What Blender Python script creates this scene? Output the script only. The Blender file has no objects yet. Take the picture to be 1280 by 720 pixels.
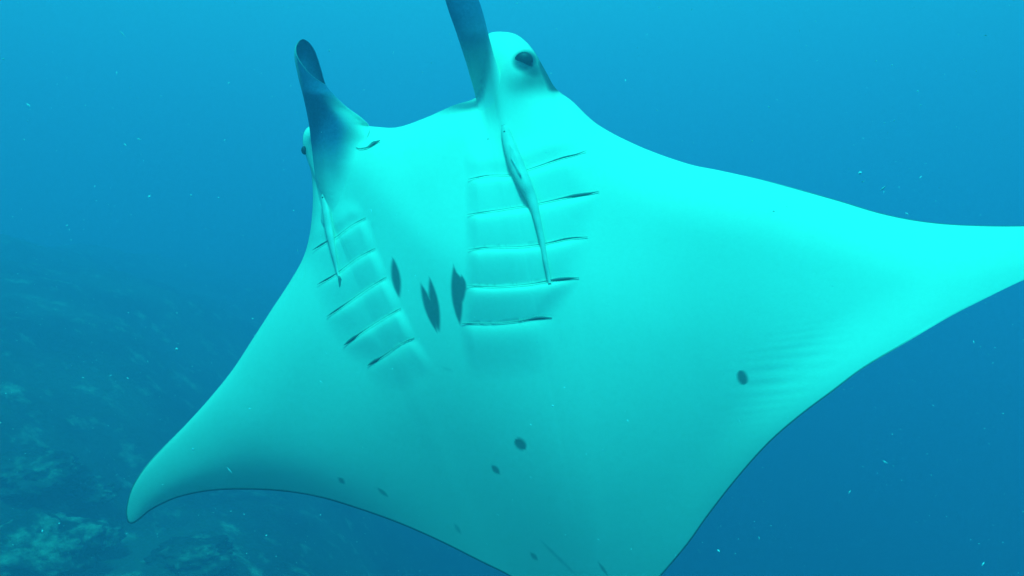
import bpy, bmesh, math, random
import numpy as np
from mathutils import Vector, noise

# ------------------------------------------------------------------ camera, water light, sun
SC = bpy.context.scene
COL = SC.collection
HFOV = math.radians(70.0)
FPX = 640.0 / math.tan(HFOV / 2)          # focal length in photo pixels (1280 wide)

cd = bpy.data.cameras.new('camera')
cam = bpy.data.objects.new('camera', cd)
COL.objects.link(cam)
cam.location = (0, 0, 0)
cam.rotation_euler = (math.radians(90), 0, 0)
cd.sensor_width = 36
cd.angle = HFOV
cd.clip_start = 0.02
cd.clip_end = 2000
SC.camera = cam

SUN_DIR = Vector((0.02, -0.42, 0.88)).normalized()      # towards the sun: high, behind the diver
HAZE_DENSITY = 0.12
HAZE_COLOR = (0.47, 0.44, 0.68)

w = bpy.data.worlds.new('World')
SC.world = w
w.use_nodes = True
nt = w.node_tree
nt.nodes.clear()
wo = nt.nodes.new('ShaderNodeOutputWorld')
bg = nt.nodes.new('ShaderNodeBackground')
tc = nt.nodes.new('ShaderNodeTexCoord')
sep = nt.nodes.new('ShaderNodeSeparateXYZ')
mr = nt.nodes.new('ShaderNodeMapRange')
mr.inputs['From Min'].default_value = -1
mr.inputs['From Max'].default_value = 1
ramp = nt.nodes.new('ShaderNodeValToRGB')
ramp.color_ramp.interpolation = 'B_SPLINE'
stops = [(0.0, (0.004, 0.11, 0.12)), (0.35, (0.005, 0.15, 0.21)), (0.5, (0.006, 0.205, 0.40)),
         (0.68, (0.0085, 0.44, 0.70)), (1.0, (0.014, 1.0, 1.0))]
el = ramp.color_ramp.elements
while len(el) < len(stops):
    el.new(0.5)
for e, (p, c) in zip(el, stops):
    e.position = p
    e.color = (*c, 1)
nt.links.new(tc.outputs['Generated'], sep.inputs[0])
nt.links.new(sep.outputs['Z'], mr.inputs['Value'])
nt.links.new(mr.outputs[0], ramp.inputs[0])
nt.links.new(ramp.outputs[0], bg.inputs['Color'])
bg.inputs['Strength'].default_value = 1.0
nt.links.new(bg.outputs[0], wo.inputs[0])

sl = bpy.data.lights.new('sun', 'SUN')
sl.energy = 5.0
sl.angle = math.radians(12)
sl.color = (0.012, 1.0, 0.98)             # daylight after metres of water: the red is gone
sun = bpy.data.objects.new('sun', sl)
COL.objects.link(sun)
sun.rotation_euler = SUN_DIR.to_track_quat('Z', 'Y').to_euler()
sun.location = (0, 0, 20)

SC.view_settings.view_transform = 'Standard'
SC.view_settings.look = 'None'
SC.view_settings.exposure = 0.24
SC.view_settings.gamma = 1.0
SC.cycles.use_denoising = True
SC.cycles.max_bounces = 6
SC.cycles.diffuse_bounces = 3
SC.cycles.volume_bounces = 2

random.seed(4)
rng = np.random.default_rng(4)


# ------------------------------------------------------------------ helpers
def tag(o, label=None, cat=None, group=None, kind=None):
    if label: o['label'] = label
    if cat: o['category'] = cat
    if group: o['group'] = group
    if kind: o['kind'] = kind
    return o


def empty(name, loc):
    o = bpy.data.objects.new(name, None)
    o.empty_display_size = 0.1
    o.location = loc
    COL.objects.link(o)
    return o


def mesh_obj(name, verts, faces, mat, parent=None, smooth=True, attrs=None):
    """verts in world space; parented objects keep their world place."""
    v = np.asarray(verts, dtype=np.float64).reshape(-1, 3)
    off = np.array(parent_world(parent)) if parent else np.zeros(3)
    me = bpy.data.meshes.new(name)
    if isinstance(faces, np.ndarray):
        n, k = faces.shape
        me.vertices.add(len(v))
        me.vertices.foreach_set('co', (v - off).astype(np.float32).ravel())
        me.loops.add(n * k)
        me.loops.foreach_set('vertex_index', faces.astype(np.int32).ravel())
        me.polygons.add(n)
        me.polygons.foreach_set('loop_start', np.arange(0, n * k, k, dtype=np.int32))
        me.polygons.foreach_set('loop_total', np.full(n, k, dtype=np.int32))
        me.update(calc_edges=True)
        me.validate()
    else:
        me.from_pydata([tuple(p) for p in (v - off)], [], faces)
    for key, arr in (attrs or {}).items():
        a = me.attributes.new(key, 'FLOAT', 'POINT')
        a.data.foreach_set('value', np.asarray(arr, dtype=np.float32).ravel())
    me.polygons.foreach_set('use_smooth', np.full(len(me.polygons), smooth))
    me.materials.append(mat)
    o = bpy.data.objects.new(name, me)
    COL.objects.link(o)
    if parent: o.parent = parent
    return o


def parent_world(p):
    loc = Vector((0, 0, 0))
    while p:
        loc = loc + p.location
        p = p.parent
    return loc


def P(px, py, d):
    px = np.asarray(px, float); py = np.asarray(py, float); d = np.asarray(d, float)
    return np.stack([(px - 640) / FPX * d, d + 0 * px, -(py - 360) / FPX * d], -1)


def catmull(pts, n):
    """dense smooth curve, n samples for every span"""
    p = np.asarray(pts, float)
    q = np.vstack([2 * p[0] - p[1], p, 2 * p[-1] - p[-2]])
    out = []
    for i in range(1, len(q) - 2):
        t = np.linspace(0, 1, n, endpoint=False)[:, None]
        a, b, c, d = q[i - 1], q[i], q[i + 1], q[i + 2]
        out.append(0.5 * (2 * b + (c - a) * t + (2 * a - 5 * b + 4 * c - d) * t ** 2 + (3 * b - a - 3 * c + d) * t ** 3))
    out.append(q[-2][None])
    return np.vstack(out)


def resample(c, n):
    s = np.r_[0, np.cumsum(np.linalg.norm(np.diff(c, axis=0), axis=1))]
    t = np.linspace(0, s[-1], n)
    return np.stack([np.interp(t, s, c[:, k]) for k in range(c.shape[1])], -1)


def sstep(a, b, x):
    t = np.clip((x - a) / (b - a), 0, 1)
    return t * t * (3 - 2 * t)


# ------------------------------------------------------------------ materials
def new_mat(name):
    m = bpy.data.materials.new(name)
    m.use_nodes = True
    n = m.node_tree
    return m, n, n.nodes['Principled BSDF']


def noise_node(n, scale, detail=4, rough=0.55, coord='Object'):
    t = n.nodes.new('ShaderNodeTexCoord')
    x = n.nodes.new('ShaderNodeTexNoise')
    x.inputs['Scale'].default_value = scale
    x.inputs['Detail'].default_value = detail
    x.inputs['Roughness'].default_value = rough
    n.links.new(t.outputs[coord], x.inputs['Vector'])
    return x


def mixc(n, fac, a, b):
    m = n.nodes.new('ShaderNodeMix')
    m.data_type = 'RGBA'
    for s, v in ((0, fac), (6, a), (7, b)):
        if isinstance(v, (int, float)):
            m.inputs[s].default_value = v
        elif isinstance(v, tuple):
            m.inputs[s].default_value = (*v, 1)
        else:
            n.links.new(v, m.inputs[s])
    return m.outputs[2]


def maprange(n, src, a, b, c, d):
    m = n.nodes.new('ShaderNodeMapRange')
    for k, v in zip(('From Min', 'From Max', 'To Min', 'To Max'), (a, b, c, d)):
        m.inputs[k].default_value = v
    n.links.new(src, m.inputs['Value'])
    return m.outputs[0]


def skin_material(name='manta_skin', d0=(0.05, 0.056, 0.066), d1=(0.085, 0.092, 0.105)):
    m, n, b = new_mat(name)
    at = n.nodes.new('ShaderNodeAttribute'); at.attribute_name = 'dark'
    big = noise_node(n, 2.2, 3)
    fine = noise_node(n, 38, 5, 0.65)
    white = mixc(n, maprange(n, big.outputs[0], 0.35, 0.7, 0, 1), (0.76, 0.83, 0.625), (0.71, 0.785, 0.59))
    white = mixc(n, maprange(n, fine.outputs[0], 0.55, 0.8, 0, 0.3), white, (0.63, 0.70, 0.53))
    spot = noise_node(n, 90, 4, 0.7)
    dark = mixc(n, maprange(n, spot.outputs[0], 0.35, 0.7, 0, 1), d0, d1)
    col = mixc(n, at.outputs['Fac'], white, dark)
    n.links.new(col, b.inputs['Base Color'])
    b.inputs['Roughness'].default_value = 0.62
    b.inputs['Specular IOR Level'].default_value = 0.25
    bp = n.nodes.new('ShaderNodeBump')
    bp.inputs['Strength'].default_value = 0.10
    bp.inputs['Distance'].default_value = 0.004
    n.links.new(fine.outputs[0], bp.inputs['Height'])
    n.links.new(bp.outputs[0], b.inputs['Normal'])
    return m


def plain(name, col, rough=0.6, scale=30, var=0.25, spec=0.3):
    m, n, b = new_mat(name)
    x = noise_node(n, scale, 4)
    d = tuple(c * (1 - var) for c in col)
    n.links.new(mixc(n, maprange(n, x.outputs[0], 0.3, 0.7, 0, 1), col, d), b.inputs['Base Color'])
    b.inputs['Roughness'].default_value = rough
    b.inputs['Specular IOR Level'].default_value = spec
    return m


def reef_material(name, scale=1.0, pale=0.0):
    m, n, b = new_mat(name)
    big = noise_node(n, 0.55 * scale, 6, 0.6)
    mid = noise_node(n, 2.3 * scale, 6, 0.65)
    fine = noise_node(n, 14 * scale, 5, 0.7)
    base = mixc(n, maprange(n, big.outputs[0], 0.42, 0.62, 0, 1), (0.014, 0.022, 0.014), (0.075, 0.10, 0.06))
    base = mixc(n, maprange(n, mid.outputs[0], 0.56 - pale, 0.72 - pale, 0, 1), base, (0.36, 0.42, 0.26))
    base = mixc(n, maprange(n, fine.outputs[0], 0.45, 0.7, 0, 0.6), base, (0.05, 0.06, 0.05))
    n.links.new(base, b.inputs['Base Color'])
    b.inputs['Roughness'].default_value = 0.9
    bp = n.nodes.new('ShaderNodeBump')
    bp.inputs['Strength'].default_value = 0.8
    bp.inputs['Distance'].default_value = 0.05
    n.links.new(fine.outputs[0], bp.inputs['Height'])
    n.links.new(bp.outputs[0], b.inputs['Normal'])
    return m


SKIN = skin_material()
FIN = skin_material('head_fin_skin', (0.035, 0.055, 0.16), (0.07, 0.11, 0.27))
EYE = plain('eye_dark', (0.03, 0.034, 0.036), 0.5, spec=0.3)
REMORA = plain('remora_skin', (0.66, 0.72, 0.56), 0.5, 18, 0.18)
REMORA_FIN = plain('remora_fin', (0.30, 0.33, 0.28), 0.6, 25, 0.3)
SNOW = plain('fleck', (0.75, 0.76, 0.72), 0.8, 50, 0.1)
REEF = reef_material('reef_rock')
CORAL = reef_material('coral_crust', 1.8, 0.10)
DIM_CORAL = reef_material('dim_coral_crust', 1.8, 0.02)


# ------------------------------------------------------------------ the seabed: a reef shelf that drops off
def fbm(x, y, z, o=5):
    return noise.fractal((x, y, z), 1.0, 2.1, o)


def ground_z(x, y):
    shelf = -2.75 - 0.02 * abs(y) + 4.7 * (1 - math.exp(-max(0.0, -(x + 4.2)) / 4.0))
    e = x + 0.06 * (y - 8) + 1.2 * fbm(x * 0.12, y * 0.12, 3.1, 3)
    t = min(max((e + 4.2) / 10.0, 0), 1)
    drop = t * t * (3 - 2 * t)
    z = shelf - 11.0 * drop
    z += 0.42 * fbm(x * 0.28, y * 0.28, 0.3, 4) + 0.20 * abs(fbm(x * 0.8, y * 0.8, 7.7, 4)) + 0.05 * fbm(x * 3, y * 3, 1.2, 3)
    return z


def spread(a, b, n, c, p=2.2):
    t = np.linspace(-1, 1, n)
    s = np.sign(t) * np.abs(t) ** p
    return np.where(s < 0, c + s * (c - a), c + s * (b - c))


gx = spread(-150, 150, 250, -4.5)
gy = spread(-60, 190, 250, 8.5)
gv = [(x, y, ground_z(x, y)) for y in gy for x in gx]
ii = np.arange(249 * 250).reshape(249, 250)[:, :249].ravel()
gf = np.stack([ii, ii + 1, ii + 251, ii + 250], -1)
seabed = mesh_obj('seabed', gv, gf, REEF)
tag(seabed, 'rocky reef slope mottled with pale coral falling away into blue water', kind='structure')


def floor_hit(px, py):
    d = np.array([(px - 640) / FPX, 1.0, -(py - 360) / FPX])
    t = 3.0
    while t < 80:
        p = d * t
        if p[2] < ground_z(p[0], p[1]): return p
        t += 0.03
    return d * t


def coral(name, px, py, size, squash, seed, label, mat=None):
    c = floor_hit(px, py)
    bm = bmesh.new()
    bmesh.ops.create_icosphere(bm, subdivisions=5, radius=1)
    for v in bm.verts:
        n = v.co.normalized()
        k = 1 + 0.35 * fbm(n.x * 1.4 + seed, n.y * 1.4, n.z * 1.4, 3) + 0.22 * abs(fbm(n.x * 4 + seed, n.y * 4, n.z * 4, 3))
        v.co = Vector((n.x * size * k, n.y * size * k * 0.9, n.z * size * squash * k))
    me = bpy.data.meshes.new(name)
    bm.to_mesh(me); bm.free()
    me.materials.append(mat or CORAL)
    for p in me.polygons: p.use_smooth = True
    o = bpy.data.objects.new(name, me)
    o.location = (c[0], c[1], ground_z(c[0], c[1]) + 0.15 * size)
    COL.objects.link(o)
    return tag(o, label, 'coral', 'coral heads on the reef slope')


coral('coral_head', 40, 700, 0.50, 0.55, 1.0, 'pale lumpy coral head, broadest of those on the reef slope')
coral('coral_head', 118, 676, 0.24, 0.6, 5.0, 'small pale coral head beside the broadest one on the reef')
coral('coral_head', 40, 600, 0.45, 0.5, 9.0, 'faint low coral ridge at the back of the reef slope', DIM_CORAL)
coral('coral_head', 105, 622, 0.30, 0.45, 13.0, 'faint coral knob on the reef above a dark hollow', DIM_CORAL)
coral('coral_head', 240, 702, 0.38, 0.45, 17.0, 'dim flat coral patch below the wing tip of the manta', DIM_CORAL)

# ------------------------------------------------------------------ the manta ray
# outline read from the photograph; depth (m) from a 3.4 m wingspan seen tilted, left side farther off
LE_PTS = [(159, 652), (157.5, 637), (164, 611), (180, 585), (203, 560), (231, 532), (261, 499), (290, 463), (315, 425),
          (340, 386), (361, 354), (378, 324), (386, 298), (390, 268), (391, 240), (389, 216), (384, 200), (379, 183),
          (379, 168), (385, 159), (398, 155), (415, 154), (440, 155), (470, 158.5), (497, 159), (530, 148), (566, 132),
          (596, 121), (603, 98), (606, 70), (608, 46), (618, 40), (639, 41), (653, 48), (667, 63), (681, 87),
          (692, 107), (701, 116), (716, 127), (748, 156), (800, 183), (858, 204), (900, 213), (950, 224), (1000, 237),
          (1050, 251), (1100, 266), (1150, 276), (1205, 281), (1280, 282), (1350, 278), (1410, 277), (1442, 286)]
TE_PTS = [(159, 652), (165, 655), (175, 649), (187, 639), (203, 630), (226, 621), (261, 614), (300, 612), (350, 614), (400, 622),
          (450, 637), (500, 655), (550, 677), (600, 702), (640, 722), (690, 754), (728, 778), (750, 784), (772, 772),
          (800, 748), (828, 718), (860, 680), (885, 645), (920, 600), (960, 555), (1000, 520), (1040, 490),
          (1080, 460), (1130, 430), (1180, 400), (1230, 374), (1280, 350), (1340, 326), (1400, 304), (1442, 286)]
PAIRS = [((159, 652), (159, 652)), ((180, 585), (203, 630)), ((261, 499), (300, 612)), ((340, 386), (450, 637)),
         ((390, 268), (550, 677)), ((497, 159), (690, 754)), ((596, 121), (728, 778)), ((701, 116), (772, 772)),
         ((800, 183), (860, 680)), ((950, 224), (960, 555)), ((1100, 266), (1130, 430)), ((1280, 282), (1280, 350)),
         ((1442, 286), (1442, 286))]
NSPAN = [16, 30, 56, 60, 110, 76, 120, 60, 64, 56, 50, 28]
SUBD = 24
LEC = catmull(LE_PTS, SUBD)
TEC = catmull(TE_PTS, SUBD)


def stations(curve, pts, keys):
    idx = [pts.index(k) * SUBD for k in keys]
    idx[-1] = len(curve) - 1
    arc = np.r_[0, np.cumsum(np.linalg.norm(np.diff(curve, axis=0), axis=1))]
    st = np.interp(np.arange(sum(NSPAN) + 1), np.r_[0, np.cumsum(NSPAN)], arc[idx])
    for _ in range(4):                                   # even out the spacing so that no span line shows
        pad = np.r_[2 * st[0] - st[12:0:-1], st, 2 * st[-1] - st[-2:-14:-1]]
        st = np.convolve(pad, np.ones(25) / 25, 'valid')
    st[0], st[-1] = arc[0], arc[-1]
    return np.stack([np.interp(st, arc, curve[:, k]) for k in range(2)], -1)


LES = stations(LEC, LE_PTS, [k[0] for k in PAIRS])
TES = stations(TEC, TE_PTS, [k[1] for k in PAIRS])
NS = len(LES)
NT = 300
tt = np.linspace(0, 1, NT)
tt = 0.5 * tt + 0.5 * (1 - np.cos(np.pi * tt)) / 2      # finer at both rims
PX = LES[:, None, 0] * (1 - tt) + TES[:, None, 0] * tt
PY = LES[:, None, 1] * (1 - tt) + TES[:, None, 1] * tt


def dist_to(curve, X, Y):
    c0 = curve[::6]
    if (c0[-1] != curve[-1]).any(): c0 = np.vstack([c0, curve[-1:]])
    sa, sb = c0[:-1], np.diff(c0, axis=0)
    sl2 = (sb ** 2).sum(-1)
    q = np.stack([X.ravel(), Y.ravel()], -1)
    out = np.empty(len(q))
    for i in range(0, len(q), 8000):
        d = q[i:i + 8000, None, :] - sa[None]
        t = np.clip((d * sb[None]).sum(-1) / sl2, 0, 1)
        out[i:i + 8000] = np.sqrt(((d - t[..., None] * sb[None]) ** 2).sum(-1).min(1))
    return out.reshape(X.shape)


DLE = dist_to(LEC, PX, PY)
DTE = dist_to(TEC, PX, PY)
DLE[:, 0] = 0
DTE[:, -1] = 0
CHORD = np.linalg.norm(LES - TES, axis=1)[:, None]


def dome(d, l):
    k = 1 - np.clip(d / np.maximum(l, 1e-3), 0, 1)
    return np.sqrt(np.maximum(0, 1 - k * k))


def relax(A, n):
    for _ in range(n):
        B = A.copy()
        B[1:-1, 1:-1] = 0.25 * (A[:-2, 1:-1] + A[2:, 1:-1] + A[1:-1, :-2] + A[1:-1, 2:]) * 0.8 + 0.2 * A[1:-1, 1:-1]
        A = B
    return A


def mid_depth(px, py):
    u = (px - 600) / 400.0
    v = (py - 400) / 400.0
    d = 2.42 - 0.27 * u
    wr = sstep(0.65, 1.5, u)
    wl = sstep(-0.35, -1.0, u)
    vv = v - 0.05
    d += np.where(vv < 0, 0.265 * vv ** 2, 0.25 * vv ** 2 / (1 + 0.4 * np.abs(vv))) * (1 - wr)
    d += wr * (-0.34 * (v + 0.05))                 # right wing twisted: its belly side turns up to the light
    d += wl * 0.15 * (v - 0.3)
    return d


U = (PX - 600) / 400.0
MID = mid_depth(PX, PY)
# the near wing turns out again close to its trailing edge
MID -= 0.030 * np.exp(-(((PX - 1020) / 120) ** 2)) * sstep(80, 0, DTE) ** 1.5
# where the head stands: smaller rounding radius round the mouth and the eye lobes
head = np.exp(-(((PX - 545) / 190) ** 2 + ((PY - 110) / 80) ** 2))
lle = np.minimum(78 - 40 * head, 0.75 * CHORD)
lte = np.minimum(90, 0.5 * CHORD)
hv = (0.104 + 0.02 * np.exp(-((PX - 600) / 260) ** 2)) * dome(DLE, lle) * np.clip(CHORD / 140, 0, 1)
bodyw = np.exp(-((PX - (545 + (PY - 150) * 0.31)) / 210) ** 2)
hv += 0.10 * bodyw * sstep(0, 220, DLE) * relax(sstep(-170, 200, DTE), 300)
TEF = relax(dome(DTE, lte), 250)
hv = relax(hv * (1 - (0.08 + 0.55 * sstep(0.1, -0.7, U)) * tt[None, :] ** 5), 160)
hd = (0.045 + 0.20 * bodyw) * dome(DLE, lle) * TEF * np.clip(CHORD / 140, 0, 1)
V = MID - relax(hv, 14)
# eye lobe bulges towards the diver, the foot of the fins lies in a hollow
V -= 0.050 * np.exp(-(((PX - 648) / 26) ** 2 + ((PY - 84) / 30) ** 2))
V += 0.020 * np.exp(-(((PX - 612) / 18) ** 2 + ((PY - 150) / 30) ** 2))
V += 0.010 * np.exp(-(((PX - 690) / 70) ** 2 + ((PY - 290) / 120) ** 2))   # gill baskets sink in a little
V += 0.008 * np.exp(-(((PX - 440) / 45) ** 2 + ((PY - 350) / 110) ** 2))
V -= 0.012 * np.exp(-(((PX - 455) / 14) ** 2 + ((PY - 165) / 9) ** 2))     # fleshy corner of the mouth


DORS = V + relax((hv + hd + 0.004) * TEF * dome(DLE, lle), 14)

# gill plates: five slits on each side, each plate rises below its slit and sinks towards the next
GILL_R = [[(585, 224), (610, 219), (636, 218), (662, 211), (700, 198), (720, 193), (733, 188)],
          [(584, 268), (610, 264), (650, 258), (673, 254), (710, 246), (735, 242), (749, 239)],
          [(585, 312), (610, 309), (650, 308), (682, 304), (710, 298), (735, 296)],
          [(583, 357), (620, 358), (660, 355), (690, 350), (710, 348), (724, 347)],
          [(577, 404), (620, 404), (650, 401), (672, 397.5), (690, 397)]]
GILL_L = [[(457, 272), (440, 281), (420, 296), (408, 302), (390, 313)],
          [(469, 310), (445, 323), (420, 342), (396, 356)],
          [(483, 346), (460, 360), (430, 381), (408, 396)],
          [(501, 385), (480, 397), (455, 413), (429, 432)],
          [(518, 422), (500, 430), (480, 444), (459, 457)]]


def gill_relief(gills, ax, amp, inner_w, lead):
    """ax: unit direction from inner to outer end; second axis points to the tail"""
    a = np.array(ax) / np.hypot(*ax)
    b = np.array([-a[1], a[0]])
    if b[1] < 0: b = -b
    A_ = PX * a[0] + PY * a[1]
    B_ = PX * b[0] + PY * b[1]
    lines, ins, outs = [], [], []
    for g in gills:
        g = np.array(g, float)
        ga, gb = g @ a, g @ b
        o = np.argsort(ga)
        lines.append(np.interp(A_, ga[o], gb[o]))
        ins.append(ga.min()); outs.append(ga.max())
    H = np.zeros_like(PX)
    for i, y0 in enumerate([lines[0] - lead] + lines):
        y1 = lines[i] if i < 5 else lines[4] + lead * 1.6
        f = (B_ - y0) / (y1 - y0)
        i0, i1 = max(i - 1, 0), min(i, 4)
        fi = np.clip(f, 0, 1)
        lo = ins[i0] * (1 - fi) + ins[i1] * fi
        hi = outs[i0] * (1 - fi) + outs[i1] * fi
        mask = sstep(-4, inner_w, A_ - lo) * sstep(-8, 34, hi - A_)
        if i == 0:
            h = sstep(0, 0.7, f) * (1 - 0.8 * sstep(0.5, 1, f)) * 0.4
        elif i == 5:
            h = (1 - np.exp(-fi / 0.10)) * (1 - sstep(0.0, 1, fi)) * 0.55
        else:
            h = (1 - np.exp(-fi / 0.09)) * (1 - 0.85 * fi ** 1.2)
        H = np.where((f >= 0) & (f < 1), amp * h * mask, H)
    return H


V -= gill_relief(GILL_R, (1, -0.12), 0.021, 14, 46)
V -= gill_relief(GILL_L, (-0.84, 0.54), 0.019, 12, 34)
# faint wrinkles running in from the trailing edge of the near wing
wr_ = np.exp(-(((PX - 965) / 75) ** 2 + ((PY - 450) / 55) ** 2)) * sstep(4, 30, DTE) * sstep(120, 40, DTE)
V += 0.00035 * wr_ * (np.sin((PY + 0.10 * PX) * 0.55 + 3.0 * np.sin(PX * 0.013 + PY * 0.06)) + 0.6 * np.sin((PY + 0.3 * PX) * 0.33 + 2.0 * np.sin(PX * 0.03)))

# colour: dark back, dark hem, spots on the belly
dark = np.zeros_like(PX)


def lens(x0, y0, x1, y1, wid, k=1.0, soft=1.6, power=1.0):
    """spindle-shaped spot between two points"""
    global dark
    ax, ay = x1 - x0, y1 - y0
    L = math.hypot(ax, ay)
    s = ((PX - x0) * ax + (PY - y0) * ay) / L
    n = np.abs((PX - x0) * -ay + (PY - y0) * ax) / L
    f = np.clip(s / L, 0, 1)
    half = wid * np.power(np.maximum(0, 4 * f * (1 - f)), power)
    inside = sstep(soft, -soft, n - half) * ((s > -1) & (s < L + 1))
    dark = np.maximum(dark, k * inside)


lens(491, 322, 499, 372, 5.5, 0.85)
lens(526, 354, 546, 415, 5.2, 0.85)
lens(537, 347, 549, 415, 5.6, 0.85)
lens(567, 332, 575, 406, 6.5, 0.85)
lens(570, 340, 576, 382, 8.5, 0.85)
lens(577, 344, 578, 372, 5.5, 0.85)
lens(925, 463.5, 931, 480.5, 6.2, 0.80, 2.8, 0.42)
lens(644.5, 549, 656.5, 561, 6.0, 0.75, 2.8, 0.42)
lens(615, 582, 624, 592, 3.5, 0.65, 1.8, 0.7)
lens(423, 597, 431, 605, 2.8, 0.6, 1.6)
lens(472, 610, 485, 621, 2.2, 0.5, 1.6)
lens(568, 655, 576, 667, 2.2, 0.3, 1.8)
lens(663, 691, 672, 700, 2.8, 0.5, 1.6)
lens(676, 676, 720, 719, 1.8, 0.25, 2.0)
lens(748, 703, 760, 720, 1.8, 0.5, 1.5)
lens(552, 459, 566, 464, 1.8, 0.15, 2.0)
dark = np.maximum(dark, 0.92 * sstep(2.6, 0.9, DTE) * sstep(1290, 1000, PX))
dark = np.maximum(dark, 0.9 * sstep(2.2, 0.6, DLE) * sstep(520, 610, PY) * (PX < 400))
dark = np.maximum(dark, 0.9 * sstep(1.8, 0.4, DLE) * sstep(900, 1040, PX))
# grey cheek round the eye and the dark edge of the back behind it
cheek = sstep(634, 672, PX + 0.30 * (PY - 80)) * sstep(56, 74, PY) * sstep(127, 100, PY) * (PX < 705)
dark = np.maximum(dark, 0.72 * cheek)
g = np.exp(-((((PX - 666) * 0.80 + (PY - 87) * 0.6) / 24) ** 2 + (((PY - 87) * 0.8 - (PX - 666) * 0.6) / 16) ** 2) ** 1.3)
dark = np.maximum(dark, 0.93 * g)
dark = np.maximum(dark, 1.0 * np.exp(-((((PX - 657) / 17) ** 2 + ((PY - 77) / 14.5) ** 2) ** 3.5)))
dark = np.maximum(dark, 0.95 * sstep(17, 3, DLE) * sstep(58, 80, PY) * sstep(119, 112, PY) * sstep(662, 676, PX) * sstep(703, 696, PX))
dark = np.maximum(dark, 0.30 * np.exp(-(((PX - 612) / 12) ** 2 + ((PY - 128) / 30) ** 2)))  # soft shade at the foot of the blade fin, put into the skin colour

# two sheets joined along the rim
vpos = P(PX, PY, V).reshape(-1, 3)
dpos = P(PX, PY, DORS)
inner = dpos[1:-1, 1:-1].reshape(-1, 3)
nV = NS * NT
vi = np.arange(nV).reshape(NS, NT)
di = vi.copy()
di[1:-1, 1:-1] = nV + np.arange((NS - 2) * (NT - 2)).reshape(NS - 2, NT - 2)


def quads(g):
    return np.stack([g[:-1, :-1], g[:-1, 1:], g[1:, 1:], g[1:, :-1]], -1).reshape(-1, 4)


bf = np.vstack([quads(vi), quads(di)[:, ::-1]])
ddark = np.full((NS - 2) * (NT - 2), 0.95)
root_p = P(600, 400, 2.5)
manta = empty('manta_ray', tuple(root_p))
tag(manta, 'huge manta ray gliding belly-on with spread wings and raised head fins', 'manta ray')
body = mesh_obj('body', np.vstack([vpos, inner]), bf, SKIN, manta, True,
                {'dark': np.r_[dark.ravel(), ddark]})
body['label'] = 'white belly with dark slit-like spots and thin dark hem'


_m = (PX > 360) & (PX < 770) & (PY < 470)
HEADW = (PX[_m], PY[_m], V[_m], dark[_m])


def surf(px, py, shade=False):
    """depth of the belly at a pixel of the photograph"""
    hx, hy, hz, hk = HEADW
    d2 = (hx - px) ** 2 + (hy - py) ** 2
    k = np.argpartition(d2, 6)[:6]
    ww = 1 / (d2[k] + 0.05)
    z = float((hz[k] * ww).sum() / ww.sum())
    return (z, float((hk[k] * ww).sum() / ww.sum())) if shade else z


def ribbon(name, pts, widths, lift, thick, mat, parent, darks):
    """flattened lens-section strip that follows the belly"""
    N = 48
    c = resample(catmull(pts, 10), N)
    wd = np.interp(np.linspace(0, 1, N), np.linspace(0, 1, len(widths)), widths)
    dk = np.interp(np.linspace(0, 1, N), np.linspace(0, 1, len(darks)), darks)
    tg = np.gradient(c, axis=0)
    tg /= np.linalg.norm(tg, axis=1)[:, None]
    nm = np.stack([-tg[:, 1], tg[:, 0]], -1)
    dep = np.array([min(surf(*(c[i] + nm[i] * o)) for o in (-2.5, 0, 2.5)) for i in range(N)])
    dep = np.convolve(np.pad(dep, 4, 'edge'), np.ones(9) / 9, 'valid')
    vs, fs, at = [], [], []
    for i in range(N):
        for a, l in ((-1, 0), (0, thick), (1, 0), (0, -thick)):
            q = c[i] + nm[i] * wd[i] * a
            vs.append(P(q[0], q[1], dep[i] - lift - l))
            at.append(dk[i])
    for i in range(N - 1):
        for k in range(4):
            a, b = i * 4 + k, i * 4 + (k + 1) % 4
            fs.append((a, b, b + 4, a + 4))
    e = N * 4
    fs.append((0, 1, 2, 3)); fs.append((e - 1, e - 2, e - 3, e - 4))
    return mesh_obj(name, vs, fs, mat, parent, True, {'dark': at})


for gset in (GILL_R, GILL_L):
    for i, gl in enumerate(gset):
        heavy = (i >= 3) or (gset is GILL_R and i == 1)
        wid = [0.3, 0.8, 0.5, 0.4, 0.4, 0.4, 0.45, 0.6, 0.9, 2.0 if heavy else 1.1, 1.6 if heavy else 0.8, 0.2]
        dks = [0.45, 0.55, 0.4, 0.3, 0.3, 0.35, 0.45, 0.6, 0.75, 0.85, 0.85, 0.6]
        ribbon('gill_slit', gl, wid, 0.0015, 0.0012, SKIN, manta, dks)


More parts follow.
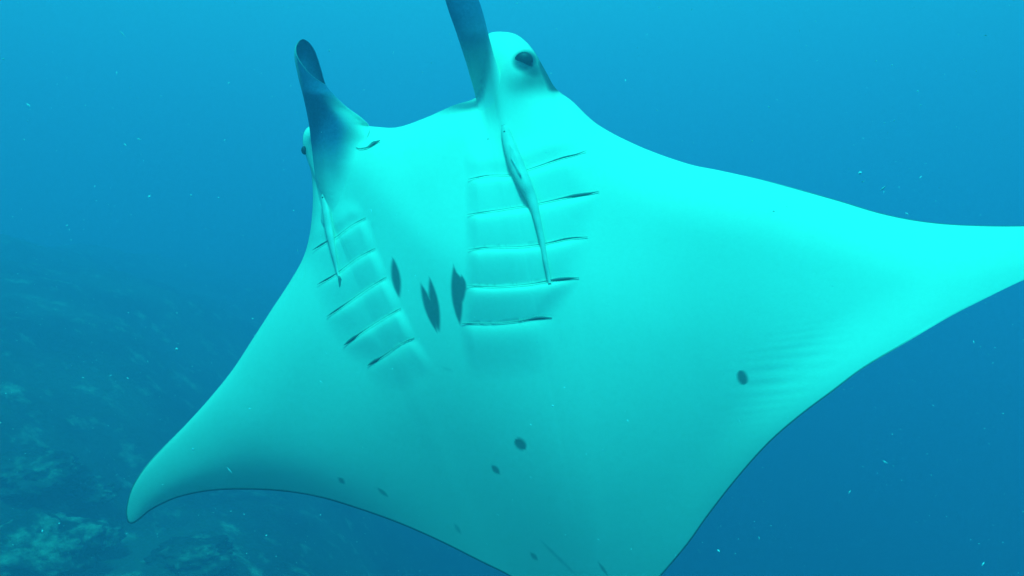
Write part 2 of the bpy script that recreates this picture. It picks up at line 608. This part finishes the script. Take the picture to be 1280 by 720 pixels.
# cephalic fins: fleshy sheets rolled into a scroll, cut slantwise at the tip
def head_fin(centre, half, depth, flat, cut, darkness, turn, merge, side):
    K, J = 60, 44
    c = resample(catmull(centre, 12), K)
    f = np.linspace(0, 1, K)
    hw = np.interp(f, np.linspace(0, 1, len(half)), half)
    dp = np.interp(f, np.linspace(0, 1, len(depth)), depth)
    dk = np.interp(f, np.linspace(0, 1, len(darkness)), darkness)
    th = np.linspace(turn, turn + 2 * math.pi * 1.12, J)
    vs, at = [], []
    for layer in (0, 1):
        for j, a in enumerate(th):
            grow = 1.0 - 0.16 * j / (J - 1)
            lim = 1.0 - cut[0] * (0.5 + 0.5 * math.cos(a)) ** 1.3 - cut[1] * (0.5 + 0.5 * math.sin(a)) - 0.045 * (0.5 - 0.5 * math.cos(a)) ** 2
            for k in range(K):
                g_ = f[k] * lim * (K - 1)
                i0 = min(int(g_), K - 2); r = g_ - i0
                p = c[i0] * (1 - r) + c[i0 + 1] * r
                tan = c[i0 + 1] - c[i0]; tan /= np.hypot(*tan)
                n = np.array([-tan[1], tan[0]])
                n = n if n[0] > 0 else -n
                wd = hw[i0] * (1 - r) + hw[i0 + 1] * r
                d = dp[i0] * (1 - r) + dp[i0 + 1] * r
                thin = 1.0 - 0.14 * layer
                q = p + n * wd * grow * thin * math.cos(a)
                m = wd * d / FPX
                dd = d - m * flat * grow * thin * math.sin(a)
                fl = f[k] * lim
                e = dk[i0] * (1 - r) + dk[i0 + 1] * r
                if fl < merge[1]:
                    s0, k0 = surf(q[0], q[1], True)
                    if dd < s0 + 0.01:                      # the root grows out of the belly without a step
                        sc = float(sstep(merge[0], merge[1], fl))
                        dd = (s0 + 0.004) * (1 - sc) + dd * sc
                        e = k0 * (1 - sc) + e * sc
                    e *= 1 - side * float(sstep(merge[1], merge[0] * 0.5 + merge[1] * 0.5, fl)) * max(0.0, math.cos(a))
                vs.append(P(q[0], q[1], dd))
                rim = max(0.0, (k - (K - 4)) / 3.0)
                e *= 1 - 0.5 * max(0.0, -math.cos(a)) ** 2 * float(sstep(0.6, 0.95, fl)) * (1 - layer)
                at.append(min(1, e * (1 - 0.55 * rim) * (1.18 if layer else 1.0)))
    base = lambda l: l * J * K + np.arange(J * K).reshape(J, K)
    g0, g1 = base(0), base(1)
    fs = [quads(g0), quads(g1)[:, ::-1]]
    for strip0, strip1 in ((g0[:, -1], g1[:, -1]), (g1[:, 0], g0[:, 0]), (g1[0], g0[0]), (g0[-1], g1[-1])):
        fs.append(np.stack([strip0[:-1], strip0[1:], strip1[1:], strip1[:-1]], -1))
    return mesh_obj('cephalic_fin', vs, np.vstack(fs), FIN, manta, True, {'dark': at})


dl = surf(425, 205)
# the far fin: one sheet folded round its outer edge, free lip in front, scooped tip, root spreading over the cheek
XL_T = [(49, 377.5), (50.5, 374.5), (54, 371.2), (60, 368.6), (72, 368), (95, 372.5), (125, 380), (155, 386), (180, 389), (210, 392.5), (240, 397), (270, 404), (290, 412)]
XR_T = [(49, 379.5), (50.5, 383), (54, 387.5), (62, 393), (72, 397), (88, 402), (106, 407.5), (119, 418), (134, 434), (148, 453), (160, 462), (180, 456), (210, 446), (240, 436), (270, 426), (290, 420)]
LIP_T = [(0, 50), (0.03, 60), (0.08, 67), (0.2, 77), (0.4, 88), (0.65, 97), (0.85, 102), (1, 106)]


def tab(t, x):
    a = np.array(t, float)
    return float(np.interp(x, a[:, 0], a[:, 1]))


def smooth_tab(t):
    a = np.array(t, float)
    c = catmull(a, 8)
    return [tuple(q) for q in c]


XL_T, XR_T = smooth_tab(XL_T), smooth_tab(XR_T)
J, K = 72, 110
th = np.linspace(0.0, 2 * math.pi, J)
vs, at = [], []
for layer in (0, 1):
    for a in th:
        fr = 0.5 + 0.5 * math.cos(a)
        front = a <= math.pi + 1e-6
        ytop = tab(LIP_T, fr) if front else 49.0
        for k in range(K):
            ybot = 290.0 if front else 113 + 177 * float(sstep(0.22, 0.02, fr))
            y = ytop + (ybot - ytop) * (k / (K - 1)) ** 1.25
            xl, xr = tab(XL_T, y), tab(XR_T, y)
            hw = (xr - xl) / 2
            ins = 0.9 * layer * min(1.0, hw / 6)
            x = (xl + xr) / 2 + (hw - ins) * math.cos(a)
            dc = dl - 0.035 + 0.00030 * max(0, y - 60)
            hd_ = max(0.0, min(hw, 19.0) * dl / FPX * 0.62 - 0.0022 * layer)
            d = dc - hd_ * math.sin(a)
            wm = float(sstep(112, 190, y))
            if wm > 0:
                yr = max(y, 200.0)
                ref = surf(x, yr) + 0.0007 * (yr - y)
                tuck = float(sstep(0.55, 1.0, fr))
                s0 = ref * (1 - tuck) + max(surf(x, y), ref) * tuck
                prom = 0.062 * float(sstep(285, 165, y))
                b = min(1.0, fr / 0.22) ** 0.5 * (0.5 + 0.5 * math.cos(math.pi * max(0.0, (fr - 0.25) / 0.75))) if front else 0.0
                low = s0 + 0.003 - prom * b + (0 if front else 0.02) + 0.002 * layer
                d = d * (1 - wm) + low * wm
            tone = 0.93
            if y > 110:
                across = 1 - float(sstep(0.42, 0.92, fr)) * float(sstep(110, 150, y))
                tone = 0.93 * across * (1 - 0.9 * float(sstep(165, 250, y))) * float(sstep(282, 235, y))
            if front and not layer:
                tone *= 1 - 0.7 * float(sstep(0.14, 0.0, fr)) * float(sstep(130, 65, y))
            edge = max(0.0, 1 - k / 2.0)
            tone *= 1 - 0.45 * edge
            vs.append(P(x, y, d)); at.append(tone)
g0 = np.arange(J * K).reshape(J, K)
g1 = g0 + J * K
fs = [quads(g0), quads(g1)[:, ::-1]]
for s0_, s1_ in ((g1[:, 0], g0[:, 0]), (g1[0], g0[0]), (g0[-1], g1[-1])):
    fs.append(np.stack([s0_[:-1], s0_[1:], s1_[1:], s1_[:-1]], -1))
fin_l = mesh_obj('cephalic_fin', vs, np.vstack(fs), FIN, manta, True, {'dark': at})
fin_l['label'] = 'dusky rolled head fin with an open scooped tip'
dr = surf(618, 130)
fin_r = head_fin([(630, 200), (625, 170), (618, 140), (611, 112), (603, 86), (594, 56), (585, 25), (575, -5), (566, -40), (558, -80), (552, -108)],
                 [12, 17, 21, 20, 19, 20, 21.5, 21, 19, 15, 7],
                 [dr + 0.06, dr + 0.04, dr + 0.025, dr + 0.01, dr - 0.01, dr - 0.025, dr - 0.04, dr - 0.05, dr - 0.06, dr - 0.07, dr - 0.07],
                 0.55, (0.12, 0.12), [0, 0.0, 0.15, 0.45, 0.66, 0.82, 0.92, 0.95, 0.95, 0.9, 0.7], -math.pi * 0.35, (0.10, 0.52), 0.8)
fin_r['label'] = 'dusky blade-like head fin beside the eye'


def ball(name, c, r, mat, parent, sx=1, sy=1, sz=1):
    bm = bmesh.new()
    bmesh.ops.create_uvsphere(bm, u_segments=20, v_segments=12, radius=r)
    vs = [(c[0] + v.co.x * sx, c[1] + v.co.y * sy, c[2] + v.co.z * sz) for v in bm.verts]
    bm.verts.index_update()
    fs = [tuple(v.index for v in f.verts) for f in bm.faces]
    bm.free()
    return mesh_obj(name, vs, fs, mat, parent)


ball('eye', P(655, 75, surf(656, 75) + 0.0), 0.030, EYE, manta, 1.05, 0.65, 0.9)
ball('eye', P(380.5, 188, surf(383, 188) + 0.012), 0.015, EYE, manta, 0.7, 1, 1)
ribbon('mouth_corner', [(442, 183), (449, 185.5), (459, 184), (467, 179), (475, 175.5)], [0.4, 0.8, 1.0, 2.4, 0.5], 0.002, 0.0015, SKIN, manta, [0.4, 0.5, 0.6, 0.85, 0.8])

# whip tail behind the body, below the frame
tp = catmull([(-0, 0, 0), (0.10, 0.18, -0.22), (0.22, 0.5, -0.42), (0.36, 0.95, -0.52), (0.42, 1.3, -0.55)], 10)
tb = P(748, 772, float(MID.ravel()[np.argmin(((PX - 748) ** 2 + (PY - 765) ** 2).ravel())]) + 0.04)
vs, fs = [], []
for i, p in enumerate(tp):
    r = 0.034 * (1 - i / len(tp)) ** 1.2 + 0.003
    for k in range(10):
        a = 2 * math.pi * k / 10
        vs.append(tb + p + np.array([r * math.cos(a), 0.4 * r * math.sin(a), r * math.sin(a)]))
for i in range(len(tp) - 1):
    for k in range(10):
        a, b = i * 10 + k, i * 10 + (k + 1) % 10
        fs.append((a, b, b + 10, a + 10))
mesh_obj('tail', vs, fs, SKIN, manta, True, {'dark': [0.9] * len(vs)})


# ------------------------------------------------------------------ remoras clinging to the gills
def remora(path, lift, label, tail_flare, fin_pts):
    c = catmull([p[:2] for p in path], 8)
    n = len(c)
    hw = catmull([(p[2], 0) for p in path], 8)[:, 0]
    mid = c[n // 3]
    root = empty('remora', tuple(P(mid[0], mid[1], surf(*mid))))
    tag(root, label, 'fish', 'remoras clinging to the manta')
    dsm = np.convolve(np.pad([surf(*q) for q in c], 6, 'edge'), np.ones(13) / 13, 'valid')
    ctr, vs, fs, R = [], [], [], 16
    for i in range(n):
        t = c[min(i + 1, n - 1)] - c[max(i - 1, 0)]
        t /= np.hypot(*t)
        nn = np.array([-t[1], t[0]])
        d0 = surf(*c[i])
        m = d0 / FPX
        d = dsm[i] - max(hw[i] * m * lift, 0.006)
        ctr.append((c[i], t, nn, d))
        for k in range(R):
            a = 2 * math.pi * k / R
            q = c[i] + nn * hw[i] * math.cos(a)
            vs.append(P(q[0], q[1], d - hw[i] * m * 0.85 * math.sin(a)))
    for i in range(n - 1):
        for k in range(R):
            a, b = i * R + k, i * R + (k + 1) % R
            fs.append((a, b, b + R, a + R))
    fs.append(tuple(range(R))); fs.append(tuple(range((n - 1) * R, n * R))[::-1])
    mesh_obj('body', vs, fs, REMORA, root)
    # forked tail fin
    q, t, nn, d = ctr[-1]
    L = tail_flare
    out = [q - t * 2 - nn * 1.2, q + t * L * 0.6 - nn * L * 0.28, q + t * L - nn * L * 0.32, q + t * L * 0.8,
           q + t * L * 1.1 + nn * L * 0.30, q + t * L * 0.6 + nn * L * 0.24, q - t * 2 + nn * 1.2]
    front = [P(p[0], p[1], d - 0.002) for p in out]
    back = [P(p[0], p[1], d + 0.002) for p in out]
    k = len(out)
    fs = [tuple(range(k)), tuple(range(2 * k - 1, k - 1, -1))] + [(i, (i + 1) % k, k + (i + 1) % k, k + i) for i in range(k)]
    mesh_obj('tail_fin', front + back, fs, REMORA_FIN, root, False)
    i = int(n * 0.10)
    q, t, nn, d = ctr[i]
    e = q + nn * hw[i] * 0.3
    ball('eye', P(e[0], e[1], d - hw[i] * d / FPX * 0.8), 0.0028, EYE, root)
    k = len(fin_pts)
    front = [P(p[0], p[1], surf(p[0], p[1]) - p[2]) for p in fin_pts]
    back = [P(p[0], p[1], surf(p[0], p[1]) - p[2] + 0.004) for p in fin_pts]
    fs = [tuple(range(k)), tuple(range(2 * k - 1, k - 1, -1))] + [(i, (i + 1) % k, k + (i + 1) % k, k + i) for i in range(k)]
    mesh_obj('pectoral_fin', front + back, fs, REMORA, root, False)
    return root


remora([(629, 156, 2.5), (632, 164, 5.5), (636, 178, 7.5), (642, 196, 9), (649, 214, 9.5), (657, 232, 8.5), (665, 250, 6.5),
        (671, 272, 4.6), (677, 298, 3.6), (681, 322, 3.0), (685, 342, 2.4), (687, 354, 1.8)], 0.8,
       'pale remora hanging across the wide gill slits beside the dark eye', 14,
       [(637, 182, 0.036), (642, 188, 0.041), (649, 204, 0.043), (652, 220, 0.043), (646, 216, 0.044), (639, 198, 0.040)])
remora([(403, 242, 1.5), (405, 250, 3.6), (408, 264, 5.0), (411, 284, 5.2), (415, 306, 4.2), (419, 326, 2.6), (422, 340, 1.8), (424, 347, 1.3)], 0.75,
       'slim remora along the narrow gill slits under the rolled fin', 11,
       [(404, 256, 0.012), (401, 262, 0.008), (401, 274, 0.008), (404, 280, 0.012), (407, 272, 0.02)])

# ------------------------------------------------------------------ drifting flecks in the water
vs, fs = [], []


def fleck(p, ln, wd, ax):
    a = np.array(ax) / np.linalg.norm(ax)
    b = np.cross(a, rng.normal(size=3)); b /= np.linalg.norm(b)
    cc = np.cross(a, b)
    s = len(vs)
    for q in (a * ln, -a * ln, b * wd, -b * wd, cc * wd * 0.7, -cc * wd * 0.7):
        vs.append(np.array(p) + q * (0.8 + 0.4 * rng.random()))
    for t in ((0, 2, 4), (0, 4, 3), (0, 3, 5), (0, 5, 2), (1, 4, 2), (1, 3, 4), (1, 5, 3), (1, 2, 5)):
        fs.append(tuple(s + i for i in t))


for _ in range(5500):
    p = (rng.uniform(-3.5, 3.5), rng.uniform(0.9, 5.5), rng.uniform(-2.0, 1.35))
    r = 0.0010 + 0.0017 * rng.random() ** 3
    fleck(p, r * (1 + 2.5 * rng.random() ** 3), r, rng.normal(size=3))
for px, py, d, ln, wd, ax in ((1075, 216, 1.7, .0052, .0045, (1, .2, .3)), (153, 42, 1.5, .009, .0011, (.6, .1, -.7)), (53, 664, 1.8, .006, .003, (.2, 0, -1)),
                              (287, 588, 1.9, .010, .0022, (.6, 0, -.7)), (1147, 114, 1.6, .0028, .0022, (.4, 0, .6)), (924, 186 + 340, 1.6, .007, .001, (.5, 0, -.8))):  # the pale streak before the far wing is added in place of a belly scar
    fleck(P(px, py, d), ln, wd, ax)
tag(mesh_obj('marine_snow', vs, fs, SNOW, None, False), 'tiny pale flecks drifting all through the water', kind='stuff')

# ------------------------------------------------------------------ the water itself, as haze
hm = bpy.data.materials.new('water_haze')
hm.use_nodes = True
hn = hm.node_tree
hn.nodes.clear()
ho = hn.nodes.new('ShaderNodeOutputMaterial')
pv = hn.nodes.new('ShaderNodeVolumePrincipled')
pv.inputs['Color'].default_value = (*HAZE_COLOR, 1)
pv.inputs['Density'].default_value = HAZE_DENSITY
pv.inputs['Anisotropy'].default_value = 0.25
hn.links.new(pv.outputs[0], ho.inputs['Volume'])
zmin = min(p[2] for p in gv) - 1.0
x0, x1, y0, y1, z0, z1 = -155, 155, -65, 195, zmin, max(p[2] for p in gv) + 0.6
hv_ = [(x, y, z) for z in (z0, z1) for y in (y0, y1) for x in (x0, x1)]
hf = [(0, 2, 3, 1), (4, 5, 7, 6), (0, 1, 5, 4), (2, 6, 7, 3), (0, 4, 6, 2), (1, 3, 7, 5)]
tag(mesh_obj('haze', hv_, hf, hm, None, False), 'blue water haze filling the whole scene', kind='stuff')
